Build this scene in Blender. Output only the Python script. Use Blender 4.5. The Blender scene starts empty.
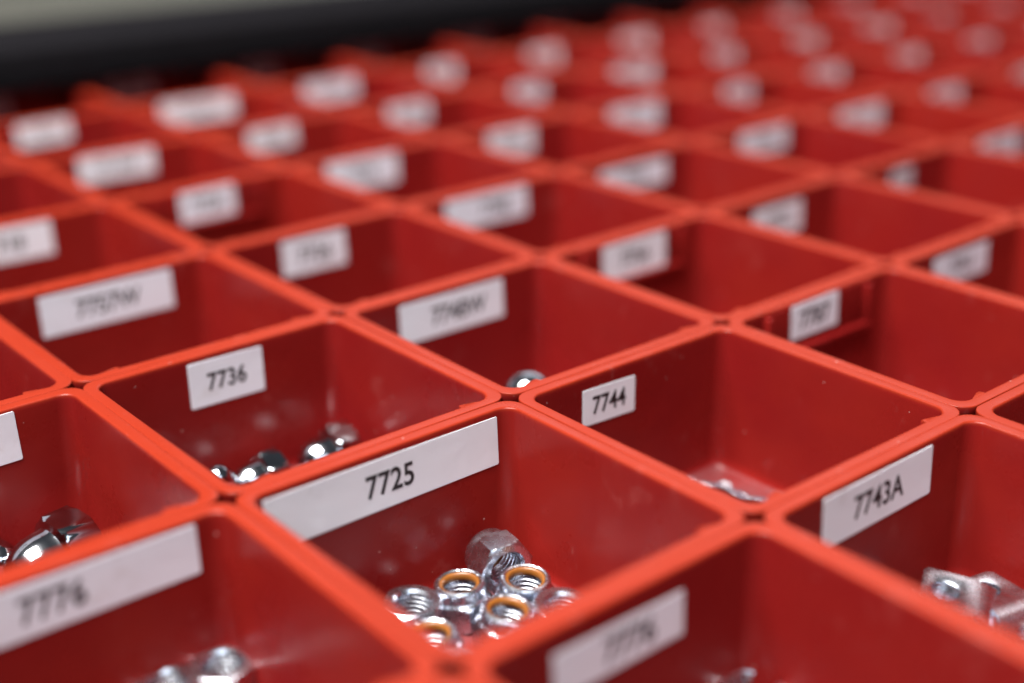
import bpy, bmesh, math, random
from mathutils import Vector, Matrix

# ---------------------------------------------------------------- basics
U = 0.075                                   # one bin pitch in metres
random.seed(7)
scene = bpy.context.scene
COL = scene.collection
BIN_H = 0.56

# camera solved from the photograph's bin grid (x = i, y = j, in bin pitches)
CAM = Vector((2.89995601, -1.41208301, 1.71868452))
RR = ((0.64340709, 0.76548975, -0.00726326), (0.28322831, -0.24685145, -0.92673949), (-0.71120253, 0.5942136, -0.37563434))
FPX = 1308.36

def ray(px, py):
    a, b = (px - 512) / FPX, (py - 341.5) / FPX
    return Vector([RR[0][k] * a + RR[1][k] * b + RR[2][k] for k in range(3)])
def at_z(px, py, z):                        # where a line of sight meets a level plane
    d = ray(px, py); s = (z - CAM.z) / d.z
    return CAM + d * s
def to_px(v):
    d = Vector(v) - CAM
    x, y, z = (sum(RR[r][k] * d[k] for k in range(3)) for r in range(3))
    return 512 + FPX * x / z, 341.5 + FPX * y / z, z

# ---------------------------------------------------------------- materials
def mat(name):
    m = bpy.data.materials.new(name); m.use_nodes = True
    nt = m.node_tree; nt.nodes.clear()
    out = nt.nodes.new('ShaderNodeOutputMaterial')
    b = nt.nodes.new('ShaderNodeBsdfPrincipled')
    nt.links.new(b.outputs[0], out.inputs[0])
    return m, nt, b
def node(nt, t, **kw):
    n = nt.nodes.new(t)
    for k, v in kw.items():
        if k in n.inputs: n.inputs[k].default_value = v
        else: setattr(n, k, v)
    return n
def noise(nt, vec, scale, detail=3.0, rough=0.55):
    n = node(nt, 'ShaderNodeTexNoise', Scale=scale, Detail=detail, Roughness=rough)
    nt.links.new(vec, n.inputs['Vector']); return n.outputs['Fac']
def ramp(nt, fac, a, b, ca=(0, 0, 0, 1), cb=(1, 1, 1, 1)):
    r = nt.nodes.new('ShaderNodeValToRGB')
    r.color_ramp.elements[0].position = a; r.color_ramp.elements[1].position = b
    r.color_ramp.elements[0].color = ca; r.color_ramp.elements[1].color = cb
    nt.links.new(fac, r.inputs[0]); return r.outputs[0]
def mix(nt, fac, a, b):
    m = nt.nodes.new('ShaderNodeMix'); m.data_type = 'RGBA'
    for sock, v in ((m.inputs[0], fac), (m.inputs[6], a), (m.inputs[7], b)):
        if isinstance(v, (int, float)): sock.default_value = v
        elif isinstance(v, tuple): sock.default_value = v
        else: nt.links.new(v, sock)
    return m.outputs[2]
def bump(nt, b, h, strength, dist):
    n = node(nt, 'ShaderNodeBump', Strength=strength, Distance=dist)
    nt.links.new(h, n.inputs['Height']); nt.links.new(n.outputs[0], b.inputs['Normal'])
    return n
def offset_coords(nt):                      # object coordinates, shifted per object so that no two bins wear alike
    tc = nt.nodes.new('ShaderNodeTexCoord'); oi = nt.nodes.new('ShaderNodeObjectInfo')
    mu = node(nt, 'ShaderNodeMath', operation='MULTIPLY'); mu.inputs[1].default_value = 37.0
    nt.links.new(oi.outputs['Random'], mu.inputs[0])
    ad = node(nt, 'ShaderNodeVectorMath', operation='ADD')
    nt.links.new(tc.outputs['Object'], ad.inputs[0]); nt.links.new(mu.outputs[0], ad.inputs[1])
    return ad.outputs[0], oi.outputs['Random']

def red_plastic(name, rim_light_and_dust):
    m, nt, b = mat(name)
    v, rnd = offset_coords(nt)
    base = mix(nt, rnd, (0.190, 0.0100, 0.0066, 1), (0.172, 0.0080, 0.0070, 1))
    cloud = ramp(nt, noise(nt, v, 28.0, 4), 0.35, 0.75)
    base = mix(nt, cloud, base, (0.158, 0.0062, 0.0068, 1))
    # rim tops paler and more orange: their bright lit look painted into the colour
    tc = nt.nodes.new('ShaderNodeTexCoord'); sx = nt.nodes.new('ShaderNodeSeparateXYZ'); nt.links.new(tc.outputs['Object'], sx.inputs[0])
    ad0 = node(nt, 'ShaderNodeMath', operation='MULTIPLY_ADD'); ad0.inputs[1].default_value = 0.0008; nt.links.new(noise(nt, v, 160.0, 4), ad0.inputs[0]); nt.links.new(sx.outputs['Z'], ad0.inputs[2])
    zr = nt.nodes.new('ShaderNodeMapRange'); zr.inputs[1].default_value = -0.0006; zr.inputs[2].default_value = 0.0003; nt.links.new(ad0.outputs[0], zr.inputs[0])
    if rim_light_and_dust: base = mix(nt, zr.outputs[0], base, (0.232, 0.0205, 0.0078, 1))
    # fine grey dust settled on the bin floor
    fl_ = nt.nodes.new('ShaderNodeMapRange'); fl_.inputs[1].default_value = -0.0383; fl_.inputs[2].default_value = -0.0392; nt.links.new(sx.outputs['Z'], fl_.inputs[0])
    fd = ramp(nt, noise(nt, v, 90.0, 5, 0.65), 0.30, 0.65, (0.25, 0.25, 0.25, 1), (0.95, 0.95, 0.95, 1))
    m3 = node(nt, 'ShaderNodeMath', operation='MULTIPLY'); nt.links.new(fl_.outputs[0], m3.inputs[0]); nt.links.new(fd, m3.inputs[1])
    if rim_light_and_dust: base = mix(nt, m3.outputs[0], base, (0.130, 0.036, 0.038, 1))
    # dust film and tiny pale specks
    dust = ramp(nt, noise(nt, v, 60.0, 6, 0.7), 0.60, 0.90, (0, 0, 0, 1), (0.45, 0.45, 0.45, 1))
    base = mix(nt, dust, base, (0.30, 0.10, 0.09, 1))
    vo = node(nt, 'ShaderNodeTexVoronoi', Scale=260.0); nt.links.new(v, vo.inputs['Vector'])
    spk = ramp(nt, vo.outputs['Distance'], 0.035, 0.07, (1, 1, 1, 1), (0, 0, 0, 1))
    gate = ramp(nt, noise(nt, v, 120.0, 2), 0.54, 0.58)
    mm = node(nt, 'ShaderNodeMath', operation='MULTIPLY'); nt.links.new(spk, mm.inputs[0]); nt.links.new(gate, mm.inputs[1])
    base = mix(nt, mm.outputs[0], base, (0.45, 0.30, 0.28, 1))
    mp = node(nt, 'ShaderNodeMapping'); mp.inputs['Scale'].default_value = (1.0, 0.9, 0.22); mp.inputs['Rotation'].default_value = (0.5, 0.3, 0.4)
    nt.links.new(v, mp.inputs['Vector'])
    scr = ramp(nt, noise(nt, mp.outputs[0], 420.0, 3, 0.6), 0.66, 0.80, (0, 0, 0, 1), (0.35, 0.35, 0.35, 1))
    patch = ramp(nt, noise(nt, v, 38.0, 3), 0.50, 0.66)
    m2 = node(nt, 'ShaderNodeMath', operation='MULTIPLY'); nt.links.new(scr, m2.inputs[0]); nt.links.new(patch, m2.inputs[1])
    base = mix(nt, m2.outputs[0], base, (0.34, 0.17, 0.16, 1))
    nt.links.new(base, b.inputs['Base Color'])
    rg = nt.nodes.new('ShaderNodeMapRange'); rg.inputs[1].default_value = 0.3; rg.inputs[2].default_value = 0.7; rg.inputs[3].default_value = 0.20; rg.inputs[4].default_value = 0.42
    nt.links.new(noise(nt, v, 45.0, 5, 0.65), rg.inputs[0]); nt.links.new(rg.outputs[0], b.inputs['Roughness'])
    b.inputs['Specular IOR Level'].default_value = 0.20
    # moulded, slightly wavy surface
    ad = node(nt, 'ShaderNodeMath', operation='MULTIPLY_ADD'); ad.inputs[1].default_value = 0.05
    nt.links.new(noise(nt, v, 900.0, 3), ad.inputs[0]); nt.links.new(noise(nt, v, 42.0, 2), ad.inputs[2])
    bump(nt, b, ad.outputs[0], 0.35, 0.0012)
    return m
def label_paper():
    m, nt, b = mat('label_paper')
    v, rnd = offset_coords(nt)
    base = mix(nt, rnd, (0.71, 0.73, 0.81, 1), (0.75, 0.745, 0.79, 1))
    base = mix(nt, ramp(nt, noise(nt, v, 90.0, 5, 0.65), 0.58, 0.98), base, (0.54, 0.51, 0.51, 1))
    nt.links.new(base, b.inputs['Base Color'])
    b.inputs['Roughness'].default_value = 0.42
    b.inputs['Coat Weight'].default_value = 0.6; b.inputs['Coat Roughness'].default_value = 0.12
    bump(nt, b, noise(nt, v, 130.0, 2), 0.25, 0.0006)
    return m
def plain(name, col, rough, metal=0.0, bump_s=0.0, bump_scale=400.0):
    m, nt, b = mat(name)
    v, rnd = offset_coords(nt)
    dark = tuple(c * 0.8 for c in col) + (1,)
    nt.links.new(mix(nt, ramp(nt, noise(nt, v, bump_scale * 0.5, 4), 0.4, 0.7), tuple(col) + (1,), dark), b.inputs['Base Color'])
    b.inputs['Roughness'].default_value = rough; b.inputs['Metallic'].default_value = metal
    if bump_s: bump(nt, b, noise(nt, v, bump_scale, 4), bump_s, 0.0004)
    return m
def zinc():
    m, nt, b = mat('zinc_plate')
    v, rnd = offset_coords(nt)
    base = mix(nt, ramp(nt, noise(nt, v, 260.0, 4), 0.35, 0.7), (0.70, 0.735, 0.81, 1), (0.54, 0.57, 0.64, 1))
    nt.links.new(base, b.inputs['Base Color']); b.inputs['Metallic'].default_value = 1.0
    rg = nt.nodes.new('ShaderNodeMapRange'); rg.inputs[3].default_value = 0.18; rg.inputs[4].default_value = 0.36
    nt.links.new(noise(nt, v, 500.0, 4), rg.inputs[0]); nt.links.new(rg.outputs[0], b.inputs['Roughness'])
    bump(nt, b, noise(nt, v, 1400.0, 3), 0.05, 0.0002)
    return m
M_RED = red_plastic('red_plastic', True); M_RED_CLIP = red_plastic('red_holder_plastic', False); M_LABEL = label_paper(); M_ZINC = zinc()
M_INK = plain('black_ink', (0.012, 0.012, 0.014), 0.5)
M_CHROME = plain('chrome_plate', (0.60, 0.63, 0.68), 0.12, 1.0)
M_NYLON = plain('amber_nylon', (0.23, 0.078, 0.012), 0.35, 0.0, 0.1)
M_BLACK = plain('black_drawer_paint', (0.0095, 0.009, 0.0105), 0.8, 0.0, 0.2, 300.0)
M_BLACK.node_tree.nodes['Principled BSDF'].inputs['Specular IOR Level'].default_value = 0.0
M_CAB = plain('grey_green_paint', (0.060, 0.060, 0.050), 0.5, 0.0, 0.1, 300.0)
M_LABEL_SHADED = plain('shaded_label_paper', (0.62, 0.57, 0.58), 0.6, 0.0)  # greyer paper, painting in the shade on labels under the rail
m, nt, b = mat('clear_plastic_film')
b.inputs['Base Color'].default_value = (0.26, 0.22, 0.27, 1); b.inputs['Roughness'].default_value = 0.16
b.inputs['Transmission Weight'].default_value = 0.55; b.inputs['IOR'].default_value = 1.4
M_FILM = m

# ---------------------------------------------------------------- mesh helpers (unit = bin pitch, scaled to metres)
def finish(bm, name, material, angle=32):
    bmesh.ops.recalc_face_normals(bm, faces=bm.faces)
    me = bpy.data.meshes.new(name)
    bm.to_mesh(me); bm.free()
    me.transform(Matrix.Scale(U, 4))
    for p in me.polygons: p.use_smooth = True
    me.set_sharp_from_angle(angle=math.radians(angle))
    me.materials.append(material)
    return me
def obj(name, me, parent=None, mw=None):
    o = bpy.data.objects.new(name, me); COL.objects.link(o)
    if parent: o.parent = parent
    if mw is not None: o.matrix_local = mw
    return o
def tag(o, label, cat, group=None):
    o['label'] = label; o['category'] = cat
    if group: o['group'] = group
def loops(bm, rings, close_first=False, close_last=False):
    vs = [[bm.verts.new(p) for p in r] for r in rings]
    for a, c in zip(vs, vs[1:]):
        n = len(a)
        for k in range(n): bm.faces.new((a[k], a[(k + 1) % n], c[(k + 1) % n], c[k]))
    if close_first: bm.faces.new(vs[0][::-1])
    if close_last: bm.faces.new(vs[-1])
    return vs
def rrect(h, r, z, n=7):
    pts = []
    for q, (sx, sy) in enumerate(((1, 1), (-1, 1), (-1, -1), (1, -1))):
        for k in range(n + 1):
            a = math.pi / 2 * (q + k / n)
            pts.append(Vector((sx * (h - r) + r * math.cos(a), sy * (h - r) + r * math.sin(a), z)))
    return pts
def box(bm, x0, x1, y0, y1, z0, z1, bev=0.0):
    r = bmesh.ops.create_cube(bm, size=1.0)
    for v in r['verts']:
        v.co = Vector(((x0 + x1) / 2 + v.co.x * (x1 - x0), (y0 + y1) / 2 + v.co.y * (y1 - y0), (z0 + z1) / 2 + v.co.z * (z1 - z0)))
    if bev:
        es = list({e for v in r['verts'] for e in v.link_edges})
        bmesh.ops.bevel(bm, geom=es, offset=bev, segments=3, profile=0.5, affect='EDGES')

# ---------------------------------------------------------------- the bin
RIM = 0.4994
IN_TOP, IN_BOT = 0.4570, 0.4330
def inner(z):                               # half width of the inside at height z (0 = rim)
    return IN_TOP + (IN_BOT - IN_TOP) * (-z) / 0.5
def bin_mesh():
    bm = bmesh.new()
    P = [(0.440, 0.055, -BIN_H), (0.452, 0.060, -BIN_H + 0.012), (0.4745, 0.062, -0.060), (0.4775, 0.062, -0.048), (0.4960, 0.060, -0.042),
         (RIM, 0.062, -0.036), (RIM, 0.062, -0.004), (0.4988, 0.0614, -0.0014), (0.4976, 0.0608, -0.0003), (0.4955, 0.060, 0.0),
         (0.4665, 0.052, 0.0), (0.4625, 0.050, -0.0006), (0.4598, 0.051, -0.0028), (0.4582, 0.049, -0.007), (IN_TOP, 0.048, -0.020),
         (inner(-0.06), 0.050, -0.06), (inner(-0.3), 0.052, -0.3), (inner(-0.48), 0.055, -0.48),
         (inner(-0.50) - 0.004, 0.055, -0.510), (inner(-0.5) - 0.014, 0.050, -0.522), (inner(-0.5) - 0.032, 0.040, -0.527)]
    vs = loops(bm, [rrect(h, r, z) for h, r, z in P])
    bm.faces.new(vs[0][::-1]); bm.faces.new(vs[-1])
    # small ribs at the top of the near wall, abrupt towards the middle and fading into the corner
    for sy in (-1, 1):
        rr = []
        for z, d in ((-0.001, 0.012), (-0.003, 0.0155), (-0.03, 0.016), (-0.16, 0.010), (-0.20, 0.002)):
            x0 = inner(z) + 0.006
            rr.append([Vector((x0, sy * 0.335, z)), Vector((x0 - d, sy * 0.337, z)), Vector((x0 - d - 0.006, sy * 0.340, z)), Vector((x0 - d - 0.005, sy * 0.352, z)), Vector((x0 - d * 0.6 - 0.004, sy * 0.375, z)), Vector((x0, sy * 0.412, z))])
        loops(bm, rr, True, True)
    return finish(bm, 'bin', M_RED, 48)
BIN = bin_mesh()
def holder_mesh(w):                         # slide-in label channel: back plate, two ends and an upturned lip
    bm = bmesh.new(); h = 0.17
    box(bm, -w / 2, w / 2, -h, 0.0, 0.0, 0.006, 0.002)
    for s in (-1, 1): box(bm, s * w / 2 - 0.012, s * w / 2 + 0.012, -h - 0.004, -0.012, 0.0, 0.030, 0.004)
    box(bm, -w / 2 - 0.010, w / 2 + 0.010, -h - 0.022, -h + 0.004, 0.0, 0.034, 0.005)
    return finish(bm, 'label_holder', M_RED_CLIP, 40)
def label_mesh(w, h):
    bm = bmesh.new()
    t = 0.0020
    nx = 8
    top = []
    rings = []
    rr = 0.004
    pts = [Vector((-w / 2 + rr, -h / 2, 0)), Vector((w / 2 - rr, -h / 2, 0)), Vector((w / 2, -h / 2 + rr, 0)), Vector((w / 2, h / 2 - rr, 0)),
           Vector((w / 2 - rr, h / 2, 0)), Vector((-w / 2 + rr, h / 2, 0)), Vector((-w / 2, h / 2 - rr, 0)), Vector((-w / 2, -h / 2 + rr, 0))]
    loops(bm, [pts, [p + Vector((0, 0, t * 0.75)) for p in pts], [Vector((p.x * 0.997, p.y * 0.985, t)) for p in pts]], True, True)
    return finish(bm, 'label', M_LABEL, 8)
def text_mesh(s, size, squash=0.86):
    cu = bpy.data.curves.new('printed_number', 'FONT')
    cu.body = s; cu.size = 1.0; cu.align_x = 'CENTER'; cu.align_y = 'CENTER'; cu.extrude = 0.004; cu.offset = 0.018
    cu.space_character = 1.02
    ob = bpy.data.objects.new('tmp', cu); COL.objects.link(ob)
    dg = bpy.context.evaluated_depsgraph_get()
    me = bpy.data.meshes.new_from_object(ob.evaluated_get(dg))
    bpy.data.objects.remove(ob); bpy.data.curves.remove(cu)
    ys = [v.co.y for v in me.vertices]; xs = [v.co.x for v in me.vertices]
    k = size / (max(ys) - min(ys)); cy = (max(ys) + min(ys)) / 2; cx = (max(xs) + min(xs)) / 2
    for v in me.vertices: v.co = Vector(((v.co.x - cx) * k * squash, (v.co.y - cy) * k, v.co.z * 0.15)) * U
    me.materials.clear(); me.materials.append(M_INK); me.name = 'printed_number'
    return me

# label specs: (i wall, j column) -> (j0, j1, z top, z bottom, text, text offset, holder?)
SPEC = {
 (0, 0): (0.080, 0.908, -0.022, -0.185, '7725', 0.004, 0),
 (0, 1): (0.268, 0.508, -0.050, -0.178, '7744', 0.0, 0),
 (0, 2): (0.335, 0.617, -0.012, -0.148, '7787', 0.0, 1),
 (0, 3): (0.280, 0.690, -0.036, -0.170, '7751', 0.0, 0),
 (0, -1): (0.02, 0.880, -0.016, -0.160, '7776', 0.035, 0),
 (1, 0): (0.250, 0.680, -0.066, -0.192, '7776', 0.03, 0),
 (1, 1): (0.238, 0.752, -0.018, -0.176, '7743A', 0.0, 0),
 (-1, -1): (0.30, 0.775, -0.014, -0.180, '7730', 0.0, 0),
 (-1, 0): (0.367, 0.655, -0.023, -0.187, '7736', 0.0, 0),
 (-1, 1): (0.246, 0.756, -0.028, -0.186, '7748W', 0.03, 0),
 (-1, 2): (0.315, 0.702, -0.019, -0.178, '7756', 0.0, 1),
 (-1, 3): (0.310, 0.668, -0.054, -0.205, '7752', 0.0, 0),
 (-1, 4): (0.42, 0.60, -0.05, -0.16, '7751', 0.0, 0),
 (-1, 5): (0.25, 0.66, -0.02, -0.15, '7755', 0.0, 0),
 (-2, 0): (0.24, 0.80, -0.025, -0.190, '7757W', 0.0, 0),
 (-2, 1): (0.33, 0.66, -0.03, -0.19, '7726', 0.0, 0),
 (-2, 2): (0.23, 0.74, -0.02, -0.17, '7748', 0.05, 0),
 (-2, 3): (0.26, 0.76, -0.05, -0.18, '7756', 0.0, 0),
 (-2, 4): (0.37, 0.79, -0.02, -0.16, '7725', 0.0, 0),
 (-2, 5): (0.30, 0.74, -0.02, -0.16, '7731', 0.0, 0),
 (-3, 0): (0.25, 0.69, -0.02, -0.18, '7718', 0.0, 0),
 (-3, 1): (0.34, 0.64, -0.02, -0.17, '7726', 0.0, 1),
 (-3, 2): (0.20, 0.66, -0.02, -0.18, '7736', 0.0, 0),
 (-3, 3): (0.31, 0.66, -0.02, -0.18, '7754', 0.0, 0),
 (-3, 4): (0.30, 0.74, -0.02, -0.18, '7734', 0.0, 0),
 (-4, 1): (0.25, 0.69, -0.02, -0.16, '77-3W', 0.0, 0),
 (-4, 2): (0.29, 0.61, -0.02, -0.15, '7722', 0.0, 0),
 (-5, 1): (0.29, 0.62, -0.01, -0.14, '7713', 0.0, 0),
 (-5, 2): (0.22, 0.75, -0.01, -0.15, '7717W', 0.0, 0),
}
# bins that lie a little off the regular pitch in the photograph
SHIFT = {(0, -1): (-0.002, -0.003)}
ROWNAME = {1: 'nearest row', 0: 'row of the 7725 bin', -1: 'row of the 7736 bin', -2: 'row of the 7757W bin',
           -3: 'fourth row from the black rail', -4: 'third row from the black rail', -5: 'second row from the black rail', -6: 'row along the black rail'}
ORD = ['first', 'second', 'third', 'fourth', 'fifth', 'sixth', 'seventh', 'eighth', 'ninth', 'tenth', 'eleventh', 'twelfth', 'thirteenth', 'fourteenth', 'fifteenth', 'sixteenth']
SPECIAL = {(0, 0): 'red bin with wide label 7725, a cluster of amber ringed lock nuts inside',
           (0, 1): 'red bin with small label 7744, nearly empty but for clear plastic scraps',
           (1, 1): 'red bin with label 7743A holding sheet metal clip nuts',
           (-1, 0): 'red bin with label 7736 holding chrome acorn nuts',
           (-2, 0): 'red bin with out of focus label 7757W, behind and left of the 7736 bin',
           (-1, 1): 'red bin with label 7748W, directly behind the 7744 and 7725 bins',
           (0, -1): 'red bin at bottom left with long taped label and two zinc nuts',
           (-1, -1): 'red bin at left edge holding one large chrome acorn nut',
           (1, 0): 'red bin at bottom centre in front of the 7725 bin, tilted blurred label',
           (0, 2): 'red bin with small label 7787 in a red label holder, right of 7744 bin'}
BINS = {}
def in_view(i, j):
    for a in range(11):
        for bq in range(11):
            for z in (0.0, -0.2):
                x, y, d = to_px((i + a / 10, j + bq / 10, z))
                if d > 0.3 and -2 < x < 1026 and -2 < y < 685: return True
    return False
LABEL_CACHE = {}
for i in range(1, -7, -1):
    js = [j for j in range(-3, 18) if in_view(i, j)]
    for n, j in enumerate(js):
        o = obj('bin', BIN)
        dx, dy = SHIFT.get((i, j), (random.uniform(-.002, .002), random.uniform(-.002, .002)))
        jr = random.uniform(-0.35, 0.35) if (i, j) != (0, 0) else 0
        o.matrix_world = Matrix.Translation(Vector((i + 0.5 + dx, j + 0.5 + dy, 0)) * U) @ Matrix.Rotation(math.radians(jr), 4, 'Z')
        lab = SPECIAL.get((i, j), 'red bin, %s from left in the %s' % (ORD[n], ROWNAME[i]))
        tag(o, lab, 'bin', 'red bins set edge to edge in the drawer')
        BINS[i, j] = o
        sp = SPEC.get((i, j))
        if sp is None:
            w = random.choice((0.28, 0.32, 0.36, 0.43)); c = random.uniform(0.45, 0.52)
            sp = (c - w / 2, c + w / 2, -0.02, -0.155, '77%02d' % random.randint(10, 59), 0.0, 0)
        j0, j1, zt, zb, txt, toff, hold = sp
        w, h = j1 - j0, zt - zb
        zc = (zt + zb) / 2
        slope = math.atan2(IN_TOP - IN_BOT, 0.5)
        def wallm(y, z, off):               # local x along the wall, local y up, local z out of the wall
            X = Vector((0, 1, 0)); Y = Vector((-math.sin(slope), 0, math.cos(slope))); Z = X.cross(Y)
            p = Vector((-inner(z), y, z)) + Z * off
            mm = Matrix((X, Y, Z)).transposed().to_4x4()
            mm.translation = p * U
            return mm
        yc = (j0 + j1) / 2 - 0.5
        off = 0.0008
        if hold:
            hw = 0.60
            obj('label_holder', holder_mesh(hw), o, wallm(-0.005, -0.010, 0.0006)); off = 0.0075
        key = (round(w, 3), round(h, 3))
        if key not in LABEL_CACHE: LABEL_CACHE[key] = label_mesh(w, h)
        tilt = Matrix.Rotation(math.radians(random.uniform(-1.2, 1.2) if (i, j) not in ((0, 0), (0, 1), (1, 1)) else (-2.0 if (i, j) == (0, 1) else 0)), 4, 'Z')
        l = obj('label', LABEL_CACHE[key], o, wallm(yc, zc, off) @ tilt)
        if i == -6: l.data = l.data.copy(); l.data.materials[0] = M_LABEL_SHADED
        th = 0.075 if (i, j) not in ((0, 1), (-1, 0)) else 0.066
        obj('printed_number', text_mesh(txt, th), l, Matrix.Translation(Vector((toff, 0.002, 0.0021)) * U))

# ---------------------------------------------------------------- fasteners
AF = 0.158
def hex_r(a, af): 
    t = (a + math.pi / 6) % (math.pi / 3) - math.pi / 6
    return af / 2 / math.cos(t)
NS = 72
def hexring(z, af, lim):
    return [Vector((min(hex_r(2 * math.pi * k / NS, af), lim) * math.cos(2 * math.pi * k / NS), min(hex_r(2 * math.pi * k / NS, af), lim) * math.sin(2 * math.pi * k / NS), z)) for k in range(NS)]
def circ(z, r, notch=0.0):
    out = []
    for k in range(NS):
        a = 2 * math.pi * k / NS
        rr = r - (notch if k % 12 == 3 else 0)
        out.append(Vector((rr * math.cos(a), rr * math.sin(a), z)))
    return out
RB = 0.049                                   # bore
def thread(z0, z1, n):                       # sawtooth rings from z0 to z1
    rs = []
    for k in range(n):
        za = z0 + (z1 - z0) * k / n; dz = (z1 - z0) / n
        rs += [circ(za + dz * 0.06, RB), circ(za + dz * 0.16, RB), circ(za + dz * 0.52, RB + 0.011), circ(za + dz * 0.62, RB + 0.011)]
    rs.append(circ(z1, RB))
    return rs
def locknut_meshes():
    bm = bmesh.new(); AC = AF / math.sqrt(3)
    H1 = 0.088
    rings = [circ(0.0, RB + 0.008), circ(0.0, 0.0765), hexring(0.0012, AF, 0.0785), hexring(0.0045, AF, 0.084), hexring(0.009, AF, 0.0905), hexring(0.012, AF, 0.2),
             hexring(H1 - 0.018, AF, 0.2), hexring(H1 - 0.012, AF, 0.0895), hexring(H1 - 0.005, AF, 0.083), hexring(H1, AF, 0.0765),
             circ(H1 + 0.003, 0.0745), circ(H1 + 0.012, 0.0740), circ(H1 + 0.024, 0.0740), circ(H1 + 0.032, 0.0722), circ(H1 + 0.0372, 0.0680, 0.001),
             circ(H1 + 0.0385, 0.0630, 0.003), circ(H1 + 0.0365, 0.0588, 0.003), circ(H1 + 0.031, 0.0570), circ(H1 + 0.012, 0.0570), circ(H1 + 0.010, RB)]
    rings += thread(H1 + 0.010, 0.010, 6) + [circ(0.0, RB + 0.008)]
    loops(bm, rings); bmesh.ops.remove_doubles(bm, verts=bm.verts, dist=1e-6)
    nut = finish(bm, 'lock_nut', M_ZINC, 17)
    bm = bmesh.new()
    z = H1
    loops(bm, [circ(z + 0.013, 0.0565), circ(z + 0.0325, 0.0565), circ(z + 0.034, 0.0555), circ(z + 0.0335, 0.0520), circ(z + 0.030, 0.0485),
               circ(z + 0.024, 0.0462), circ(z + 0.018, 0.0460), circ(z + 0.013, 0.0475), circ(z + 0.013, 0.0565)])
    bmesh.ops.remove_doubles(bm, verts=bm.verts, dist=1e-6)
    return nut, finish(bm, 'nylon_insert', M_NYLON, 60)
NUT, INSERT = locknut_meshes()
NUT_H = 0.088 + 0.0385
def lock_nut(px, py, label, flip=False, rz=0.0, tilt=(0, 0), zbase=-0.527, mw=None):
    o = obj('lock_nut', NUT)
    p = at_z(px, py, zbase + NUT_H)
    R = Matrix.Rotation(math.radians(tilt[0]), 4, 'X') @ Matrix.Rotation(math.radians(tilt[1]), 4, 'Y') @ Matrix.Rotation(math.radians(rz), 4, 'Z')
    if flip:
        R = R @ Matrix.Rotation(math.pi, 4, 'X')
        c = p
    else: c = p - Vector((0, 0, NUT_H))
    if mw is not None: o.matrix_world = mw
    else: o.matrix_world = Matrix.Translation(c * U) @ R @ Matrix.Scale(1.05, 4)
    obj('nylon_insert', INSERT, o)
    tag(o, label, 'nut', 'zinc lock nuts in the red bins')
    return o
def acorn_mesh(af=0.175, dome=0.075, hexh=0.085, domeh=0.10):
    bm = bmesh.new()
    ch = af / 2 * 1.02
    rings = [circ(0.03, 0.045), circ(0.0, 0.05), circ(0.0, ch * 0.93), hexring(0.003, af, ch * 1.02), hexring(0.010, af, 0.2), hexring(hexh - 0.010, af, 0.2), hexring(hexh - 0.003, af, ch * 1.02), circ(hexh, ch * 0.93), circ(hexh + 0.004, dome + 0.002)]
    for k in range(0, 13):
        a = math.pi / 2 * k / 13
        rings.append(circ(hexh + 0.012 + (domeh) * math.sin(a), dome * math.cos(a) ** 0.9))
    loops(bm, rings, True, True)
    return finish(bm, 'acorn_nut', M_CHROME, 32)
ACORN = acorn_mesh()
def acorn(p, direction, label, s=1.0, roll=0.0):
    o = obj('acorn_nut', ACORN)
    q = Vector((0, 0, 1)).rotation_difference(Vector(direction).normalized()).to_matrix().to_4x4()
    o.matrix_world = Matrix.Translation(Vector(p) * U) @ q @ Matrix.Rotation(math.radians(roll), 4, 'Z') @ Matrix.Scale(s, 4)
    tag(o, label, 'nut', 'chrome acorn nuts in the red bins')
    return o

# the heap in the 7725 bin
lock_nut(413, 600, 'plain faced zinc nut left of the heap in the 7725 bin, threads showing upward', flip=True, rz=38, tilt=(-3, 2))
lock_nut(461.5, 583, 'amber ringed zinc lock nut between the plain nut and the leaning nut', rz=8, tilt=(2, -2))
lock_nut(524, 577.5, 'amber ringed zinc lock nut right beside the big leaning nut', rz=34, tilt=(0, 3))
lock_nut(504, 609, 'amber ringed zinc lock nut at the front centre of the heap', rz=22, tilt=(-4, 3))
lock_nut(563, 603, 'plain faced zinc nut at the right end of the heap', flip=True, rz=32, tilt=(-2, 3))
lock_nut(432, 634, 'amber ringed zinc lock nut lowest on the left, half hidden by the bin rim', rz=40, tilt=(2, -2))
lock_nut(531, 640, 'plain faced zinc nut mostly hidden behind the near rim of the 7725 bin', flip=True, rz=12)
lock_nut(455, 664, 'zinc nut almost wholly hidden at the near corner of the 7725 bin', flip=True, rz=30)
# the leaning one: axis points down towards the viewer's right
rt, aw = Vector((0.643, 0.765, 0)), Vector((-0.765, 0.643, 0))
axis = (rt * -0.50 + aw * 0.80 + Vector((0, 0, 0.02))).normalized()
cor = rt * -0.62 + Vector((0, 0, 0.78)); cor = (cor - axis * cor.dot(axis)).normalized()
q = Matrix((cor, axis.cross(cor), axis)).transposed().to_4x4()
c = at_z(508, 570, -0.425)
lock_nut(0, 0, 'zinc lock nut leaning on the bin corner with its threaded underside showing',
         mw=Matrix.Translation(c * U) @ q @ Matrix.Rotation(math.radians(-30), 4, 'Z') @ Matrix.Scale(1.08, 4))
# two at bottom left
lock_nut(222, 662, 'zinc nut at bottom left, right one of two under the long taped label', flip=True, rz=15)
lock_nut(166, 682, 'zinc nut at bottom left, left one of two under the long taped label', flip=True, rz=30)
lock_nut(757, 682, 'zinc nut barely showing at the bottom edge below the 7744 bin', flip=True, rz=30)
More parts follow.
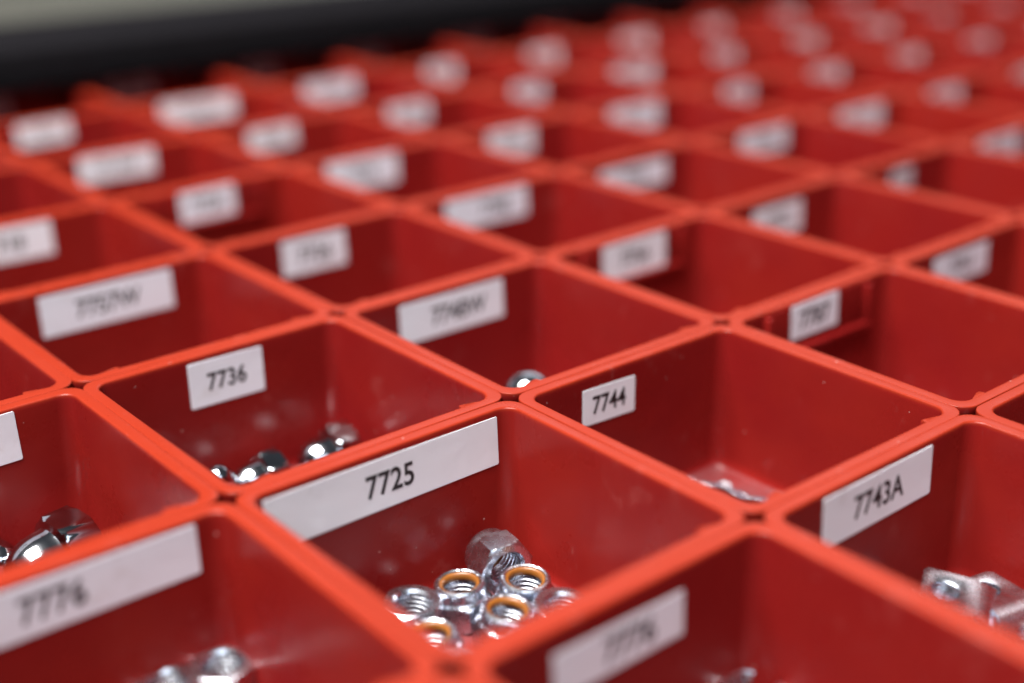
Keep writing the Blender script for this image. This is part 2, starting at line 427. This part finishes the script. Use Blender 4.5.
# acorn nuts
def fl(px, py, z): return at_z(px, py, z)
def lying(p0, p1, z, label, sc, roll):      # base end and dome tip seen at p0 and p1, axis level at height z
    a, b_ = at_z(*p0, z), at_z(*p1, z)
    return acorn(a, b_ - a, label, sc, roll)
lying((88, 545), (8, 582), -0.41, 'large chrome acorn nut lying at left edge of the picture', 1.4, 38)
lying((-32, 556), (8, 562), -0.45, 'chrome acorn nut cut off by the left edge of the picture', 0.9, 5)
lying((352, 449), (290, 470), -0.43, 'chrome acorn nut nearest the far corner of the 7736 bin', 1.1, 14)
lying((281, 472), (236, 488), -0.44, 'chrome acorn nut lying on its side in the middle of the 7736 bin', 0.95, 8)
acorn(fl(226, 498, -0.46), (0.2, -0.3, 1), 'chrome acorn nut dome up at the near corner of the 7736 bin', 0.75, 0)
acorn(fl(530, 443, -0.52), (0.1, -0.1, 1), 'chrome acorn nut dome up in the 7748W bin', 1.55, 0)
acorn(fl(415, 196, -0.40), (0.1, -0.2, 1), 'chrome acorn nut glinting in a blurred bin behind the 7748W bin', 0.9, 0)

# clip nuts in the 7743A bin: folded sheet with a threaded hole
def clip_mesh():
    bm = bmesh.new()
    t = 0.010; W = 0.085; L0, L1 = -0.10, 0.065; hole = 0.040; n = 32
    def plate(z0, z1, hx):
        rect, cc = [], []
        for k in range(n):
            a = 2 * math.pi * k / n; c_, s_ = math.cos(a), math.sin(a)
            k_ = min((( (L1 if c_ > 0 else -L0) - (hx if c_ > 0 else -hx)) / abs(c_)) if abs(c_) > 1e-6 else 9, (W / abs(s_)) if abs(s_) > 1e-6 else 9)
            rect.append(Vector((hx + c_ * k_, s_ * k_, 0))); cc.append(Vector((hx + c_ * hole, s_ * hole, 0)))
        zz = lambda r, z: [p + Vector((0, 0, z)) for p in r]
        return rect, cc, zz
    rect, cc, zz = plate(0, 0, -0.03)
    for p in rect:                          # crisp corners of the sheet
        if abs(abs(p.y) - W) < 0.02 and (p.x - L0 < 0.02 or L1 - p.x < 0.02): pass
    top = 0.105
    rings = [zz(rect, top - t), zz(rect, top), zz([Vector((p.x * 1.0 + (p.x + 0.03) * 0.18, p.y * 1.18, 0)) for p in cc], top), zz(cc, top - 0.004)]
    for k in range(4):
        z = top - 0.008 - k * 0.016
        rings += [zz(cc, z), zz([Vector((-0.03 + (p.x + 0.03) * 1.14, p.y * 1.14, 0)) for p in cc], z - 0.008)]
    rings += [zz(cc, top - 0.074), zz([Vector((-0.03 + (p.x + 0.03) * 1.3, p.y * 1.3, 0)) for p in cc], top - 0.074), zz([Vector((-0.03 + (p.x + 0.03) * 1.3, p.y * 1.3, 0)) for p in cc], top - t), zz(rect, top - t)]
    loops(bm, rings)
    # bend and lower leaf as one swept strip
    path = []
    R = (top - t) / 2 + 0.004
    for k in range(13):
        a = math.pi / 2 - math.pi * k / 12
        path.append((L1 - 0.002 + R * 1.1 * math.cos(a), top - t / 2 - R + R * math.sin(a)))
    path.append((-0.06, top - t / 2 - 2 * R)); path.append((-0.12, top - t / 2 - 2 * R + 0.012))
    rr = []
    for k, (x, z) in enumerate(path):
        a = Vector(path[min(k + 1, len(path) - 1)]) - Vector(path[max(k - 1, 0)]); a.normalize()
        nx, nz = -a.y * t / 2, a.x * t / 2
        w = W * (0.98 if k > 2 else 0.9)
        rr.append([Vector((x + nx, -w, z + nz)), Vector((x + nx, w, z + nz)), Vector((x - nx, w, z - nz)), Vector((x - nx, -w, z - nz))])
    loops(bm, rr, True, True)
    bmesh.ops.remove_doubles(bm, verts=bm.verts, dist=1e-6)
    return finish(bm, 'clip_nut', M_ZINC, 35)
CLIP = clip_mesh()
def clip(px0, px1, z, label, tilt=(0, 0)):
    a = at_z(*px0, z); b_ = at_z(*px1, z)
    ang = math.atan2(b_.y - a.y, b_.x - a.x)
    o = obj('clip_nut', CLIP)
    o.matrix_world = Matrix.Translation(Vector((a.x, a.y, z - 0.105)) * U) @ Matrix.Rotation(ang, 4, 'Z') @ Matrix.Translation(Vector((0.03, 0, 0)) * U) @ Matrix.Rotation(math.radians(tilt[0]), 4, 'X') @ Matrix.Rotation(math.radians(tilt[1]), 4, 'Y')
    tag(o, label, 'clip nut', 'sheet metal clip nuts in the 7743A bin')
clip((943, 587), (1000, 598), -0.40, 'folded zinc clip nut with threaded hole in corner of the 7743A bin', (7, 5))
clip((988, 588), (1040, 622), -0.425, 'folded zinc clip nut seen from its rolled end, behind the one with the visible hole', (1, -2))
clip((1030, 634), (1080, 672), -0.43, 'folded zinc clip nut cut off by the right edge of the picture', (-5, 2))

# scraps of clear film in the 7744 bin
def film(px, py, w, l, rz, label, seed):
    rnd = random.Random(seed); bm = bmesh.new()
    n = 10; g = [[None] * (n + 1) for _ in range(n + 1)]
    for a in range(n + 1):
        for c_ in range(n + 1):
            g[a][c_] = bm.verts.new((l * (a / n - 0.5), w * (c_ / n - 0.5), 0.012 + 0.012 * math.sin(a * 0.8 + seed) * math.cos(c_ * 0.6) + rnd.uniform(-0.003, 0.003)))
    for a in range(n):
        for c_ in range(n): bm.faces.new((g[a][c_], g[a + 1][c_], g[a + 1][c_ + 1], g[a][c_ + 1]))
    r = bmesh.ops.solidify(bm, geom=bm.faces[:], thickness=0.003)
    o = obj('plastic_film', finish(bm, 'plastic_film', M_FILM, 25))
    p = at_z(px, py, -0.50)
    o.matrix_world = Matrix.Translation(Vector((p.x, p.y, -0.515)) * U) @ Matrix.Rotation(math.radians(rz), 4, 'Z')
    tag(o, label, 'plastic film')
film(708, 484, 0.05, 0.16, 35, 'crumpled scrap of clear film in the far corner of the 7744 bin', 1)
film(750, 497, 0.04, 0.20, 8, 'flatter scrap of clear film towards the near corner of the 7744 bin', 2)

# ---------------------------------------------------------------- drawer and cabinet around the bins
dr = bpy.data.objects.new('drawer', None); COL.objects.link(dr); dr.location = Vector((-6.05, 4, -0.60)) * U
tag(dr, 'black steel drawer that holds all the rows of red bins', 'drawer')
def part(name, bm, m, parent): 
    o = obj(name, finish(bm, name, m, 35), parent); o.matrix_parent_inverse = parent.matrix_world.inverted() if False else Matrix.Translation(-parent.location)
    return o
bm = bmesh.new(); box(bm, -6.16, -6.03, -6, 24, -0.62, 0.02, 0.005); part('drawer_wall', bm, M_BLACK, dr)
bm = bmesh.new(); box(bm, -6.03, 3.2, -6, 24, -0.62, -BIN_H - 0.004); part('drawer_floor', bm, M_BLACK, dr)
cb = bpy.data.objects.new('cabinet', None); COL.objects.link(cb); cb.location = Vector((-9, 4, -3)) * U
tag(cb, 'cabinet with a black front rail and a pale grey green top beyond the bins', 'cabinet')
bm = bmesh.new(); box(bm, -6.75, -5.58, -8, 30, 0.06, 0.34, 0.03); part('front_rail', bm, M_BLACK, cb)
bm = bmesh.new(); box(bm, -30, -6.76, -12, 40, 0.10, 0.32, 0.03); part('top_panel', bm, M_CAB, cb)

# ---------------------------------------------------------------- light
w = bpy.data.worlds.new('World'); scene.world = w; w.use_nodes = True
bg = w.node_tree.nodes['Background']; bg.inputs[0].default_value = (0.80, 0.86, 1.0, 1); bg.inputs[1].default_value = 0.055
def lamp(name, pos, target, sx, sy, power, col):
    l = bpy.data.lights.new(name, 'AREA'); l.shape = 'RECTANGLE'; l.size = sx * U; l.size_y = sy * U; l.energy = power; l.color = col
    o = bpy.data.objects.new(name, l); COL.objects.link(o)
    o.location = Vector(pos) * U
    o.rotation_euler = (Vector(target) - Vector(pos)).to_track_quat('-Z', 'Y').to_euler()
    return o
lamp('ceiling_light', (-0.2, -6.2, 22), (0, 1.5, 0), 16, 9, 130, (1.0, 0.965, 0.93))
lamp('room_light', (20, -9, 17), (0, 2, 0), 20, 12, 11, (0.80, 0.90, 1.0))
lamp('far_ceiling_light', (-14, 20, 14.5), (-1, 3, 0), 24, 9, 5.0, (0.90, 0.94, 1.0))

# ---------------------------------------------------------------- camera
cam = bpy.data.cameras.new('camera'); co = bpy.data.objects.new('camera', cam); COL.objects.link(co)
cam.sensor_width = 36.0; cam.lens = FPX / 1024 * 36.0
r0, r1, r2 = (Vector(r) for r in RR)
mw = Matrix((r0, -r1, -r2)).transposed().to_4x4(); mw.translation = CAM * U
co.matrix_world = mw
cam.clip_start = 0.005; cam.clip_end = 60
cam.dof.use_dof = True; cam.dof.focus_distance = 4.08 * U; cam.dof.aperture_fstop = 3.7
scene.camera = co

scene.view_settings.view_transform = 'Standard'; scene.view_settings.look = 'None'
scene.view_settings.exposure = 0.0; scene.view_settings.gamma = 1.0
scene.render.engine = 'CYCLES'
scene.cycles.max_bounces = 12; scene.cycles.diffuse_bounces = 6; scene.cycles.glossy_bounces = 6
scene.cycles.use_denoising = True
